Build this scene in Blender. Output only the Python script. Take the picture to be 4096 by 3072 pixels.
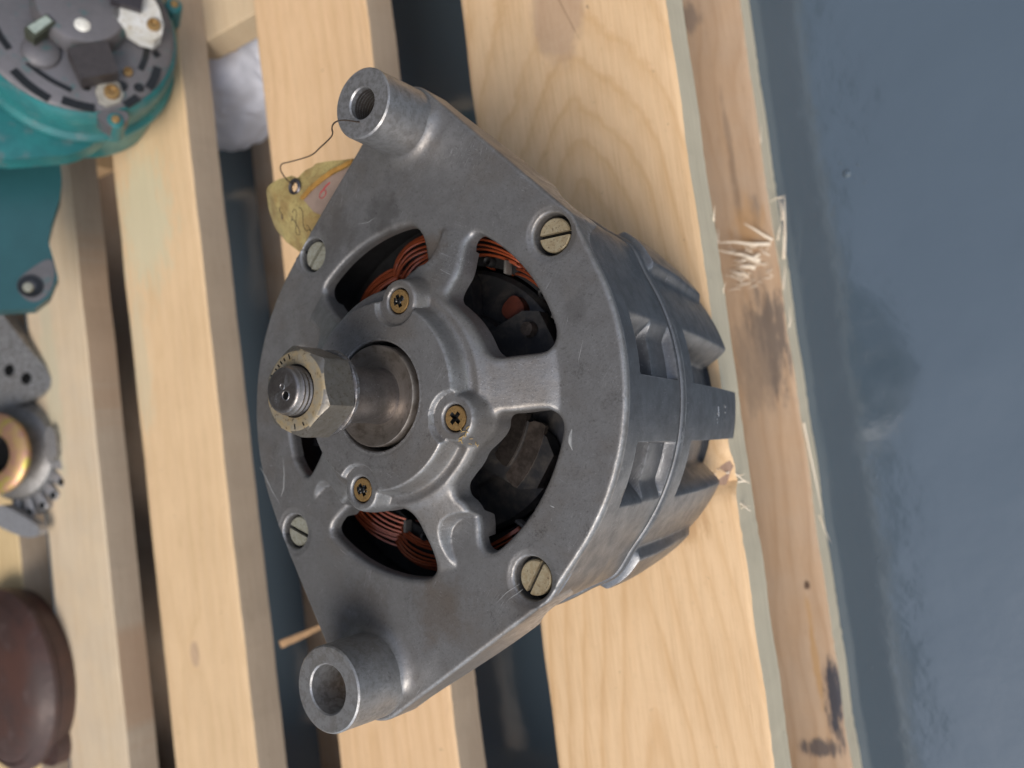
import bpy, bmesh, math, random
import numpy as np
from mathutils import Vector, Matrix, noise
random.seed(7); rng = np.random.default_rng(7)
PI = math.pi; R = math.radians
for o in list(bpy.data.objects): bpy.data.objects.remove(o)
scene = bpy.context.scene
COL = scene.collection
MM = 0.001
FZ = 254.0                      # height of the alternator's front face above the floor, mm

# ------------------------------------------------------------------ camera
cam_d = bpy.data.cameras.new('camera'); cam = bpy.data.objects.new('camera', cam_d); COL.objects.link(cam)
cam_d.sensor_width = 36; cam_d.lens = 29.01; cam_d.clip_start = 0.01; cam_d.clip_end = 500
cr = ((0.8299, 0.1355, 0.5412), (-0.1274, 0.9905, -0.0526), (-0.5432, -0.0253, 0.8392))
M = Matrix([list(cr[0]) + [0.1688342], list(cr[1]) + [-0.013434], list(cr[2]) + [0.4558545], [0, 0, 0, 1]])
q = M.to_quaternion().normalized()
cam.rotation_mode = 'QUATERNION'; cam.rotation_quaternion = q; cam.location = M.to_translation()
cam_d.dof.use_dof = True; cam_d.dof.focus_distance = 0.238; cam_d.dof.aperture_fstop = 11.0
scene.camera = cam

# ------------------------------------------------------------------ light
world = bpy.data.worlds.new('World'); scene.world = world; world.use_nodes = True
nt = world.node_tree; nt.nodes.clear()
SUN_EL, SUN_AZ = R(54), R(150)           # azimuth measured from +Y towards +X
sky = nt.nodes.new('ShaderNodeTexSky'); sky.sky_type = 'NISHITA'; sky.sun_disc = False
sky.sun_elevation = SUN_EL; sky.sun_rotation = SUN_AZ
sky.air_density = 1.0; sky.dust_density = 1.2; sky.ozone_density = 1.0
hs = nt.nodes.new('ShaderNodeHueSaturation'); hs.inputs['Saturation'].default_value = 0.62
bg = nt.nodes.new('ShaderNodeBackground'); bg.inputs['Strength'].default_value = 0.15
wo = nt.nodes.new('ShaderNodeOutputWorld')
nt.links.new(sky.outputs[0], hs.inputs['Color']); nt.links.new(hs.outputs[0], bg.inputs[0]); nt.links.new(bg.outputs[0], wo.inputs[0])
sun_d = bpy.data.lights.new('sun', 'SUN'); sun_d.energy = 1.6; sun_d.angle = R(32); sun_d.color = (1.0, 0.92, 0.82)
sun = bpy.data.objects.new('sun', sun_d); COL.objects.link(sun)
sd = Vector((math.sin(SUN_AZ) * math.cos(SUN_EL), math.cos(SUN_AZ) * math.cos(SUN_EL), math.sin(SUN_EL)))
sun.rotation_mode = 'QUATERNION'; sun.rotation_quaternion = sd.to_track_quat('Z', 'Y'); sun.location = sd * 5
scene.view_settings.view_transform = 'Standard'; scene.view_settings.look = 'None'
scene.view_settings.exposure = 0.56; scene.view_settings.gamma = 1.0

# ------------------------------------------------------------------ material helpers
class NG:
    def __init__(s, name):
        s.m = bpy.data.materials.new(name); s.m.use_nodes = True; s.t = s.m.node_tree; s.t.nodes.clear()
        s.out = s.n('ShaderNodeOutputMaterial'); s.b = s.n('ShaderNodeBsdfPrincipled'); s.l(s.b.outputs[0], s.out.inputs[0])
        tc = s.n('ShaderNodeTexCoord'); v = s.n('ShaderNodeVectorMath'); v.operation = 'SCALE'; v.inputs['Scale'].default_value = 1000
        s.l(tc.outputs['Object'], v.inputs[0]); s.co = v.outputs[0]          # object coordinates in millimetres
    def n(s, t): return s.t.nodes.new(t)
    def l(s, a, b): s.t.links.new(a, b)
    def set(s, inp, v):
        if hasattr(v, 'is_linked') or hasattr(v, 'links'): s.l(v, inp)
        else:
            if isinstance(v, (tuple, list)) and len(v) == 3 and len(getattr(inp, 'default_value', [0]*4)) == 4: v = (*v, 1)
            inp.default_value = v
    def math(s, op, a, b=0.0, c=None, clamp=False):
        n = s.n('ShaderNodeMath'); n.operation = op; n.use_clamp = clamp
        s.set(n.inputs[0], a); s.set(n.inputs[1], b)
        if c is not None: s.set(n.inputs[2], c)
        return n.outputs[0]
    def scale(s, v, k):
        n = s.n('ShaderNodeVectorMath'); n.operation = 'MULTIPLY'; s.set(n.inputs[0], v); n.inputs[1].default_value = k; return n.outputs[0]
    def add(s, v, k):
        n = s.n('ShaderNodeVectorMath'); n.operation = 'ADD'; s.set(n.inputs[0], v); s.set(n.inputs[1], k); return n.outputs[0]
    def noise(s, v, sc, det=4, rough=.55, dist=0.0):
        n = s.n('ShaderNodeTexNoise'); s.l(v, n.inputs['Vector']); n.inputs['Scale'].default_value = sc; n.inputs['Detail'].default_value = det
        n.inputs['Roughness'].default_value = rough; n.inputs['Distortion'].default_value = dist; return n.outputs['Fac']
    def ramp(s, f, stops, interp='LINEAR'):
        n = s.n('ShaderNodeValToRGB'); n.color_ramp.interpolation = interp; e = n.color_ramp.elements
        while len(e) < len(stops): e.new(.5)
        for i, (p, c) in enumerate(stops):
            e[i].position = p
            if not isinstance(c, (tuple, list)): c = (c, c, c)
            e[i].color = (*c, 1)
        s.l(f, n.inputs[0]); return n.outputs[0]
    def mix(s, f, a, b, mode='MIX'):
        n = s.n('ShaderNodeMix'); n.data_type = 'RGBA'; n.blend_type = mode
        s.set(n.inputs[0], f); s.set(n.inputs[6], a); s.set(n.inputs[7], b); return n.outputs[2]
    def rng(s, v, a, b, c, d, smooth=True):
        n = s.n('ShaderNodeMapRange'); n.interpolation_type = 'SMOOTHSTEP' if smooth else 'LINEAR'
        s.set(n.inputs[0], v); n.inputs[1].default_value = a; n.inputs[2].default_value = b; n.inputs[3].default_value = c; n.inputs[4].default_value = d
        return n.outputs[0]
    def sep(s, v):
        n = s.n('ShaderNodeSeparateXYZ'); s.l(v, n.inputs[0]); return n.outputs
    def comb(s, x, y, z):
        n = s.n('ShaderNodeCombineXYZ'); s.set(n.inputs[0], x); s.set(n.inputs[1], y); s.set(n.inputs[2], z); return n.outputs[0]
    def dist(s, v, p):
        n = s.n('ShaderNodeVectorMath'); n.operation = 'DISTANCE'; s.l(v, n.inputs[0]); n.inputs[1].default_value = p; return n.outputs['Value']
    def bump(s, h, strength, distmm):
        n = s.n('ShaderNodeBump'); s.l(h, n.inputs['Height']); n.inputs['Strength'].default_value = strength; n.inputs['Distance'].default_value = distmm * MM
        s.l(n.outputs[0], s.b.inputs['Normal']); return n
    def fin(s, color=None, rough=None, metal=None, **kw):
        for k, v in (('Base Color', color), ('Roughness', rough), ('Metallic', metal)):
            if v is not None: s.set(s.b.inputs[k], v)
        for k, v in kw.items(): s.set(s.b.inputs[k.replace('_', ' ')], v)
        return s.m

def cast_mat(name, lo, hi, stain=0.5, metal=0.65, rough=0.42, seed=0.0, extra=()):
    g = NG(name); c = g.add(g.co, (seed * 31, seed * 17, seed * 7))
    big = g.noise(c, 0.035, 4, .6); mid = g.noise(c, 0.16, 6, .62); fine = g.noise(c, 1.3, 5, .7); grit = g.noise(c, 3.6, 2, .6)
    col = g.mix(g.rng(mid, .3, .7, 0, 1), lo, hi)
    col = g.mix(g.rng(big, .45, .68, 0, .5 * stain), col, (lo[0] * .95, lo[1] * .80, lo[2] * .64))
    col = g.mix(g.rng(fine, .52, .70, 0, .55 * stain), col, (lo[0] * .38, lo[1] * .36, lo[2] * .33))
    spk = g.noise(g.add(c, (7, 70, 2)), .75, 5, .75); col = g.mix(g.rng(spk, .60, .70, 0, .6 * stain), col, (.05, .045, .04))
    lt = g.noise(g.add(c, (17, 7, 12)), 1.0, 5, .8); col = g.mix(g.rng(lt, .60, .75, 0, .28), col, (hi[0] * 1.6, hi[1] * 1.58, hi[2] * 1.55))
    dk = g.noise(c, 0.09, 5, .7, .6)
    dirt = g.math('MULTIPLY', g.rng(dk, .56, .70, 0, 1), g.rng(g.noise(c, 1.1, 4, .75), .44, .62, 0, 1))
    col = g.mix(g.math('MULTIPLY', dirt, .62 * stain), col, (.045, .040, .036))
    # light pits and worn specks
    sp = g.noise(g.add(c, (40, 3, 9)), 1.9, 3, .5)
    col = g.mix(g.rng(sp, .66, .74, 0, .45), col, (.50, .50, .50))
    # hair scratches in several directions
    for i, (ang, th) in enumerate(((.5, .50), (-.9, .47), (1.9, .52))):
        rt = g.n('ShaderNodeVectorRotate'); rt.rotation_type = 'Z_AXIS'; g.l(c, rt.inputs['Vector']); rt.inputs['Angle'].default_value = ang
        sx = g.scale(rt.outputs[0], (.035, 1.3, .3)); w = g.noise(sx, 1.0, 2, .4, .25)
        line = g.math('COMPARE', w, th, .0035); brk = g.rng(g.noise(g.add(c, (i * 50, 5, 2)), .07, 2), .58, .66, 0, .55)
        col = g.mix(g.math('MULTIPLY', line, brk), col, (.52, .52, .52))
    for (p, r, cc, a) in extra:
        d = g.dist(c, p); d = g.math('ADD', d, g.math('MULTIPLY', g.math('SUBTRACT', mid, .5), r * 1.6))
        col = g.mix(g.rng(d, r * .35, r, a, 0), col, cc)
    # bare metal on convex edges (wear, part of the surface)
    geo = g.n('ShaderNodeNewGeometry'); edge = g.rng(geo.outputs['Pointiness'], .515, .60, 0, 1)
    ew = g.math('MULTIPLY', edge, g.rng(g.noise(c, .5, 3, .6), .38, .6, .15, 1))
    col = g.mix(g.math('MULTIPLY', ew, .5), col, (.55, .56, .58))
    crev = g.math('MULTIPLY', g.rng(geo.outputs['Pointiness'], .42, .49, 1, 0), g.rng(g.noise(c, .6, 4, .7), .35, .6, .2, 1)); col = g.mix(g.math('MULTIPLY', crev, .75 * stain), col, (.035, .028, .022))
    rgh = g.math('SUBTRACT', g.rng(mid, .3, .7, rough + .10, rough - .02), g.math('MULTIPLY', ew, .12))
    h = g.math('ADD', g.math('MULTIPLY', grit, .5), g.math('MULTIPLY', fine, 1.0))
    h = g.math('ADD', h, g.math('MULTIPLY', mid, 2.2))
    g.bump(h, .35, .2)
    return g.fin(col, rgh, metal)

def simple_mat(name, col, rough=.5, metal=0.0, var=.25, sc=.3, bump=.1, col2=None, lo=.35, hi=.65, **kw):
    g = NG(name); n = g.noise(g.co, sc, 5, .65)
    c2 = col2 or tuple(x * (1 - var) for x in col)
    c = g.mix(g.rng(n, lo, hi, 0, 1), col, c2)
    if bump: g.bump(g.noise(g.co, sc * 4, 4, .6), bump, .3)
    return g.fin(c, rough, metal, **kw)

def wood_mat(name, seed, cx, base=(.68, .51, .33), dark=(.50, .30, .145), knots=(), stains=(), wild=1.0, period=7.5, gray=0.0, apex=None, contrast=.75):
    """grain runs along Y; cx is the heart line; knots: (x, y, r); stains: (x,y,rx,ry,colour,alpha)"""
    g = NG(name); x, y, z = g.sep(g.co)
    low = g.noise(g.comb(g.math('MULTIPLY', x, .018), g.math('MULTIPLY', y, .006), seed), 1.0, 3, .5)
    xr = g.math('SUBTRACT', x, cx)
    ax = g.math('SQRT', g.math('ADD', g.math('MULTIPLY', xr, xr), 60.0))
    f = g.math('ADD', ax, g.math('MULTIPLY', g.math('SUBTRACT', low, .5), 26 * wild))
    if apex is not None: f = g.math('ADD', f, g.math('MULTIPLY', g.math('SUBTRACT', y, apex), .13))
    f = g.math('ADD', f, g.math('MULTIPLY', z, .6))
    f = g.math('ADD', f, g.math('MULTIPLY', g.noise(g.comb(g.math('MULTIPLY', x, .03), g.math('MULTIPLY', y, .03), seed), 1.0, 3, .5), 3.0))
    kn = None
    for (kx, ky, kr) in knots:
        d = g.math('SQRT', g.math('ADD', g.math('POWER', g.math('SUBTRACT', x, kx), 2.0), g.math('POWER', g.math('MULTIPLY', g.math('SUBTRACT', y, ky), .55), 2.0))); d = g.math('ADD', d, g.math('MULTIPLY', g.math('SUBTRACT', g.noise(g.co, .07, 4, .6), .5), kr * .9))
        f = g.math('ADD', f, g.rng(d, 0, kr * 4.5, kr * 1.9, 0))
        m = g.rng(d, kr * .75, kr * 1.15, 1, 0); kn = (m, d, kr) if kn is None else (g.math('MAXIMUM', kn[0], m), d, kr)
    ph = g.math('FRACT', g.math('ABSOLUTE', g.math('DIVIDE', f, period)))
    ring = g.ramp(ph, [(0, .12), (.35, .0), (.72, .45), (.86, 1.0), (.97, .55), (1, .12)], 'EASE')
    fib = g.noise(g.comb(g.math('MULTIPLY', x, 1.6), g.math('MULTIPLY', y, .045), g.math('MULTIPLY', z, 1.6)), 1.0, 4, .7)
    fib2 = g.noise(g.comb(g.math('MULTIPLY', x, .35), g.math('MULTIPLY', y, .012), g.math('ADD', g.math('MULTIPLY', z, .3), seed)), 1.0, 4, .6)
    amp = g.rng(g.noise(g.add(g.co, (seed * 10, 0, 0)), .012, 2), .3, .7, .45, 1)
    col = g.mix(g.math('MULTIPLY', g.math('MULTIPLY', ring, amp), contrast * 1.0), base, dark)
    col = g.mix(g.rng(fib2, .35, .7, 0, .35), col, tuple(b * .80 for b in base))
    col = g.mix(g.rng(fib, .40, .75, 0, .42), col, (dark[0] * .8, dark[1] * .75, dark[2] * .7))
    gr = g.noise(g.add(g.co, (seed * 3, seed, 5)), .035, 4, .6)
    col = g.mix(g.rng(gr, .35, .65, gray * .4, gray), col, (.42, .39, .34))
    blo = g.noise(g.add(g.co, (seed * 7, 2, 3)), .022, 4, .6); col = g.mix(g.rng(blo, .35, .7, 0, .3), col, tuple(min(1, b * 1.08 + .015) for b in base))
    mot = g.noise(g.scale(g.add(g.co, (1, seed, 2)), (1.2, .5, 1.2)), .35, 5, .7); col = g.mix(g.rng(mot, .55, .75, 0, .22), col, tuple(b * .55 for b in base))
    # small dirt spots and dents
    sp = g.noise(g.add(g.co, (seed, 9, 1)), .25, 3, .6)
    col = g.mix(g.rng(sp, .70, .78, 0, .55), col, (.10, .07, .05))
    if kn:
        kd = g.math('FRACT', g.math('DIVIDE', kn[1], kn[2] * .24))
        kc = g.mix(g.math('MULTIPLY', g.noise(g.co, .12, 5, .7), .9), (.36, .24, .165), (.52, .37, .26)); kc = g.mix(g.math('MULTIPLY', kd, .35), kc, (.38, .24, .15)); ck = g.math('COMPARE', g.math('ADD', g.math('SUBTRACT', x, knots[0][0] + 3), g.math('MULTIPLY', g.math('SUBTRACT', y, knots[0][1]), .35)), 0.0, .28)
        kc = g.mix(g.math('MULTIPLY', ck, .8), kc, (.10, .05, .03))
        col = g.mix(g.math('MULTIPLY', kn[0], .65), col, kc)
    for (sx, sy, rx, ry, cc, a) in stains:
        d = g.math('SQRT', g.math('ADD', g.math('POWER', g.math('DIVIDE', g.math('SUBTRACT', x, sx), rx), 2.0), g.math('POWER', g.math('DIVIDE', g.math('SUBTRACT', y, sy), ry), 2.0)))
        d = g.math('ADD', d, g.math('MULTIPLY', g.math('SUBTRACT', g.noise(g.comb(g.math('MULTIPLY', x, .30), g.math('MULTIPLY', y, .055), seed + sx), 1.0, 5, .72), .5), 2.2))
        col = g.mix(g.rng(d, .45, 1.05, a, 0), col, cc)
    sw = g.noise(g.comb(g.math('MULTIPLY', x, .02), g.math('MULTIPLY', y, .55), seed), 1.0, 3, .6)
    h = g.math('ADD', g.math('MULTIPLY', fib, 1.0), g.math('MULTIPLY', ring, -.35)); h = g.math('ADD', h, g.math('MULTIPLY', sw, .55)); h = g.math('ADD', h, g.math('MULTIPLY', g.noise(g.co, .12, 4, .6), 1.2))
    g.bump(h, .35, .35)
    return g.fin(col, g.rng(fib2, .3, .7, .62, .8), 0.0, Specular_IOR_Level=.25)

# ------------------------------------------------------------------ mesh helpers
def link_mesh(name, verts, faces, mat=None, parent=None, smooth=True, angle=None):
    me = bpy.data.meshes.new(name)
    v = np.asarray(verts, float) * MM
    me.from_pydata(v.tolist(), [], [list(map(int, f)) for f in faces]); me.update()
    if smooth: me.shade_smooth()
    if angle is not None:
        try: me.set_sharp_from_angle(angle=R(angle))
        except Exception: pass
    o = bpy.data.objects.new(name, me); COL.objects.link(o)
    if mat: me.materials.append(mat)
    if parent is not None: o.parent = parent
    return o
def from_bm(name, bm, mat, parent=None, smooth=True, angle=35):
    bmesh.ops.recalc_face_normals(bm, faces=bm.faces)
    me = bpy.data.meshes.new(name); bm.to_mesh(me); bm.free()
    if smooth:
        me.shade_smooth(); me.set_sharp_from_angle(angle=R(angle))
    o = bpy.data.objects.new(name, me); COL.objects.link(o)
    if mat: me.materials.append(mat)
    if parent is not None: o.parent = parent
    return o
def tag(o, label=None, cat=None, group=None, kind=None):
    if label: o['label'] = label
    if cat: o['category'] = cat
    if group: o['group'] = group
    if kind: o['kind'] = kind
    return o
def empty(name, loc=(0, 0, 0)):
    o = bpy.data.objects.new(name, None); COL.objects.link(o); o.location = Vector(loc) * MM; o.empty_display_size = .02; return o
class G:
    """collects raw geometry in millimetres"""
    def __init__(s): s.v = []; s.f = []
    def add(s, v, f):
        n = len(s.v); s.v += [tuple(map(float, p)) for p in v]; s.f += [[i + n for i in q] for q in f]
    def xform(s, m): s.v = [tuple(m @ Vector(p)) for p in s.v]; return s
    def box(s, a, b, bev=0.0, m=None):
        bm = bmesh.new(); bmesh.ops.create_cube(bm, size=1)
        for v in bm.verts: v.co = Vector([(a[i] + b[i]) / 2 + v.co[i] * (b[i] - a[i]) for i in range(3)])
        if bev: bmesh.ops.bevel(bm, geom=bm.edges[:], offset=bev, segments=2, affect='EDGES', profile=.6)
        if m is not None: bmesh.ops.transform(bm, matrix=m, verts=bm.verts)
        s.bm(bm); return s
    def bm(s, bm):
        bm.verts.index_update(); s.add([v.co[:] for v in bm.verts], [[v.index for v in f.verts] for f in bm.faces]); bm.free()
    def lathe(s, prof, n=64, c=(0, 0), m=None, close=False, ang0=0):
        vs = []; fs = []; k = len(prof)
        for i in range(n):
            a = 2 * PI * i / n + ang0
            for r, z in prof: vs.append((c[0] + r * math.cos(a), c[1] + r * math.sin(a), z))
        for i in range(n):
            j = (i + 1) % n
            for t in range(k - 1 if not close else k):
                u = (t + 1) % k
                fs.append([i * k + t, j * k + t, j * k + u, i * k + u])
        if not close:
            if prof[0][0] > 1e-6: pass
        if m is not None: vs = [tuple(m @ Vector(p)) for p in vs]
        s.add(vs, fs); return s
    def tube(s, pts, r, n=6, cap=True):
        P = [Vector(p) for p in pts]; N = len(P); rs = r if hasattr(r, '__len__') else [r] * N
        T = [(P[min(i + 1, N - 1)] - P[max(i - 1, 0)]).normalized() for i in range(N)]
        u = T[0].orthogonal().normalized(); vs = []
        for i in range(N):
            u = (u - T[i] * u.dot(T[i])).normalized(); w = T[i].cross(u)
            for k in range(n):
                a = 2 * PI * k / n; vs.append(P[i] + (u * math.cos(a) + w * math.sin(a)) * rs[i])
        fs = [[i * n + k, i * n + (k + 1) % n, (i + 1) * n + (k + 1) % n, (i + 1) * n + k] for i in range(N - 1) for k in range(n)]
        if cap: fs += [list(range(n))[::-1], [(N - 1) * n + k for k in range(n)]]
        s.add(vs, fs); return s
    def prism(s, poly, z0, z1, m=None):
        n = len(poly); vs = [(p[0], p[1], z0) for p in poly] + [(p[0], p[1], z1) for p in poly]
        fs = [list(range(n))[::-1], [n + i for i in range(n)]] + [[i, (i + 1) % n, n + (i + 1) % n, n + i] for i in range(n)]
        if m is not None: vs = [tuple(m @ Vector(p)) for p in vs]
        s.add(vs, fs); return s
    def obj(s, name, mat, parent=None, smooth=True, angle=35, clean=True):
        if not clean: return link_mesh(name, s.v, s.f, mat, parent, smooth, angle)
        bm = bmesh.new(); vv = [bm.verts.new(Vector(p) * MM) for p in s.v]
        for f in s.f:
            try: bm.faces.new([vv[i] for i in f])
            except ValueError: pass
        bmesh.ops.remove_doubles(bm, verts=bm.verts, dist=1e-6)
        return from_bm(name, bm, mat, parent, smooth, angle)

def sstep(a, b, x):
    t = np.clip((x - a) / (b - a), 0, 1); return t * t * (3 - 2 * t)
def chaikin(P, k=2):
    P = np.asarray(P, float)
    for _ in range(k):
        Q = np.roll(P, -1, 0); A = P * .75 + Q * .25; B = P * .25 + Q * .75
        P = np.stack([A, B], 1).reshape(-1, 2)
    return P
def poly_sdf(X, Y, P):
    """positive inside"""
    P = np.asarray(P, float); n = len(P); d = np.full(X.shape, 1e9); ins = np.zeros(X.shape, bool)
    for i in range(n):
        a = P[i]; b = P[(i + 1) % n]; e = b - a
        wx, wy = X - a[0], Y - a[1]; t = np.clip((wx * e[0] + wy * e[1]) / (e @ e + 1e-12), 0, 1)
        d = np.minimum(d, (wx - t * e[0]) ** 2 + (wy - t * e[1]) ** 2)
        c = (a[1] > Y) != (b[1] > Y)
        with np.errstate(divide='ignore', invalid='ignore'):
            ins ^= c & (X < (b[0] - a[0]) * (Y - a[1]) / (b[1] - a[1] + 1e-15) + a[0])
    d = np.sqrt(d); return np.where(ins, d, -d)
def arc(r, a0, a1, n=14, c=(0, 0)):
    return [(c[0] + r * math.cos(R(a)), c[1] + r * math.sin(R(a))) for a in np.linspace(a0, a1, n)]

def relief(name, Sf, Hf, x0, x1, y0, y1, h, fil, zbot, mat, parent, cap=None):
    """height-field casting: region Sf>0, surface Hf, rounded rims and walls down to zbot"""
    xs = np.arange(x0, x1 + h, h); ys = np.arange(y0, y1 + h, h)
    X, Y = np.meshgrid(xs, ys, indexing='ij'); S = Sf(X, Y)
    gx, gy = np.gradient(S, h); gn = np.sqrt(gx ** 2 + gy ** 2) + 1e-9
    near = np.abs(S) < .38 * h
    X = np.where(near, X - S * gx / gn, X); Y = np.where(near, Y - S * gy / gn, Y); S = np.where(near, 0.0, S)
    nx, ny = X.shape; idx = lambda i, j: i * ny + j
    verts = list(zip(X.ravel(), Y.ravel())); sd = list(S.ravel())
    c = [S[:-1, :-1], S[1:, :-1], S[1:, 1:], S[:-1, 1:]]
    mn = np.minimum.reduce(c); mx = np.maximum.reduce(c)
    I, J = np.nonzero((mn >= 0) & (mx > 0)); faces = np.stack([idx(I, J), idx(I + 1, J), idx(I + 1, J + 1), idx(I, J + 1)], 1).tolist()
    ek = {}; Xf = X.ravel(); Yf = Y.ravel(); Sf_ = S.ravel()
    for i, j in zip(*np.nonzero((mn < 0) & (mx > 0))):
        cs = [idx(i, j), idx(i + 1, j), idx(i + 1, j + 1), idx(i, j + 1)]; out = []
        for k in range(4):
            a, b = cs[k], cs[(k + 1) % 4]; sa, sb = Sf_[a], Sf_[b]
            if sa >= 0: out.append(a)
            if sa * sb < 0:
                key = (min(a, b), max(a, b))
                if key not in ek:
                    t = sa / (sa - sb); ek[key] = len(verts); verts.append((Xf[a] + t * (Xf[b] - Xf[a]), Yf[a] + t * (Yf[b] - Yf[a]))); sd.append(0.0)
                out.append(ek[key])
        if len(out) >= 3: faces.append(out)
    V = np.array(verts); sd = np.array(sd)
    used = np.unique(np.concatenate([np.array(f) for f in faces])); mp = -np.ones(len(V), int); mp[used] = np.arange(len(used))
    V = V[used]; sd = sd[used]; faces = [[int(mp[k]) for k in f] for f in faces]
    Z = Hf(V[:, 0], V[:, 1]); rr = np.hypot(V[:, 0], V[:, 1]); fr = fil(V[:, 0], V[:, 1])
    dd = np.clip(fr - sd, 0, fr); Z = Z - (fr - np.sqrt(np.maximum(fr ** 2 - dd ** 2, 0)))
    # boundary edges
    cnt = {}
    for f in faces:
        for k in range(len(f)):
            a, b = f[k], f[(k + 1) % len(f)]
            e = (min(a, b), max(a, b)); cnt[e] = None if e in cnt else (a, b)
    bd = [e for e in cnt.values() if e]
    bv = sorted({a for e in bd for a in e}); bi = {a: len(V) + i for i, a in enumerate(bv)}
    zb = zbot(V[bv, 0], V[bv, 1], Z[bv])
    zm = np.maximum(Z[bv] - .8, zb * .5 + Z[bv] * .5); nbv = len(bv)
    VV = np.vstack([np.column_stack([V, Z]), np.column_stack([V[bv], zm]), np.column_stack([V[bv], zb])]).tolist()
    for a, b in bd:
        faces.append([b, a, bi[a], bi[b]]); faces.append([bi[b], bi[a], bi[a] + nbv, bi[b] + nbv])
    if cap:
        nb = len(VV); mk = cap(V[:, 0], V[:, 1]); zall = np.zeros(len(V)); zall[mk] = zbot(V[mk, 0], V[mk, 1], Z[mk]); cf = []; cmap = {}
        for f in faces:
            if all(k < len(V) and mk[k] for k in f):
                g = []
                for k in f:
                    if k not in cmap: cmap[k] = len(VV); VV.append([V[k, 0], V[k, 1], float(zall[k])])
                    g.append(cmap[k])
                cf.append(g[::-1])
        faces += cf
    return link_mesh(name, VV, faces, mat, parent, True, 50)

# ------------------------------------------------------------------ materials
m_cast = cast_mat('cast_aluminium_face', (.185, .180, .177), (.25, .246, .243), .85, .60, .38, 0.0,
    extra=(((-8, 62, 0), 9, (.05, .045, .04), .35), ((40, -62, 0), 9, (.05, .04, .035), .4), ((-40, -55, 0), 12, (.22, .215, .21), .4), ((-30, 60, 0), 10, (.12, .11, .10), .4), ((8, -66, 0), 13, (.15, .11, .075), .4), ((-22, -66, 0), 12, (.16, .12, .085), .3), ((14, 45, 0), 8, (.16, .11, .07), .45), ((62, 20, 0), 5, (.09, .085, .08), .3)))
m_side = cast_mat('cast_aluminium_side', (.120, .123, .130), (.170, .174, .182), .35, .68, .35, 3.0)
m_hub = cast_mat('cast_aluminium_boss', (.20, .195, .188), (.28, .273, .265), .8, .62, .40, 5.0)
m_steel = cast_mat('worn_steel', (.12, .108, .10), (.22, .20, .19), .7, .85, .34, 8.0)
m_dark = simple_mat('dark_interior', (.018, .018, .019), .55, .2, .4)  # near-black colour for the inner parts
m_rotor = simple_mat('black_rotor', (.060, .060, .064), .34, .65, .5, .2, .15, col2=(.14, .125, .11), lo=.4, hi=.75)
m_varn = simple_mat('red_varnish', (.085, .018, .008), .5, 0, .3)
def copper():
    g = NG('enamelled_copper'); n = g.noise(g.co, .25, 3)
    return g.fin(g.mix(n, (.26, .050, .018), (.44, .105, .04)), .28, .35, Coat_Weight=.4)
m_copper = copper()
def aged(name, a, b, c, rough, metal, sc=.7, seed=0):
    g = NG(name); co = g.add(g.co, (seed, seed * 2, 0)); n = g.noise(co, sc, 6, .7); n2 = g.noise(co, sc * 2.2, 4, .6)
    col = g.mix(g.rng(n, .35, .62, 0, 1), a, b); col = g.mix(g.rng(n2, .55, .72, 0, .85), col, c)
    g.bump(n2, .3, .15); return g.fin(col, g.rng(n, .3, .7, rough, rough + .2), metal)
m_zinc = aged('yellowed_zinc', (.42, .36, .24), (.32, .25, .15), (.08, .05, .03), .42, .45)
m_zincp = aged('pale_zinc', (.36, .36, .30), (.27, .26, .20), (.10, .08, .05), .45, .4, .7, 9)
m_brass = aged('brass_screw', (.42, .27, .11), (.30, .18, .07), (.03, .02, .012), .38, .7, .9, 4)
m_nut = aged('nut_zinc', (.27, .25, .22), (.20, .18, .15), (.11, .08, .05), .30, .75, .45, 2)
m_nutf = aged('nut_face', (.42, .32, .18), (.32, .28, .21), (.09, .055, .03), .42, .5, .35, 7)
m_blk = simple_mat('black_grease_and_gaps', (.006, .006, .006), .3, 0, .3)  # grease, and the shade of slots, gaps and holes painted black

# ------------------------------------------------------------------ the alternator
ALT = empty('alternator', (0, 0, FZ))
ma = Matrix(((0.9996, 0.0293, 0.0), (-0.0292, 0.9963, 0.0812), (0.0024, -0.0811, 0.9967)))
ALT.rotation_mode = 'QUATERNION'; ALT.rotation_quaternion = ma.to_quaternion().normalized()
tag(ALT, 'grey cast aluminium alternator with nut and shaft up, standing on the pallet', 'alternator')

SCRATCH = [([(57.6, -14.2), (57.0, -16.2), (56.8, -18.0), (57.4, -20.2)], .55), ([(-72.5, -18.0), (-69.5, -21.5), (-66.3, -26.5), (-62, -32)], .22), ([(-60, -15.5), (-59.5, -21), (-60, -26), (-61.5, -29)], .28), ([(37, -57), (32.5, -59.5), (28.5, -62.8)], .13), ([(38, -58.5), (33, -61.5)], .12), ([(49, -35), (50.5, -35.6)], .2), ([(-20, 61), (-15, 60.5), (-12, 61.4)], .10), ([(63, 10), (61, 4)], .06)]
BOSS = [((3.0, 89.7), 11.1, 12.6, 4.9), ((-20.5, -86.5), 12.9, 14.8, 7.2)]
SCR = [(69.1 * math.cos(R(a)), 69.1 * math.sin(R(a))) for a in (37.4, 127.5, -53.3, -143.2)]
LOB = [(29.3 * math.cos(R(a)), 29.3 * math.sin(R(a))) for a in (72.2, -17.9, -108.0, 162.1)]
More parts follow.
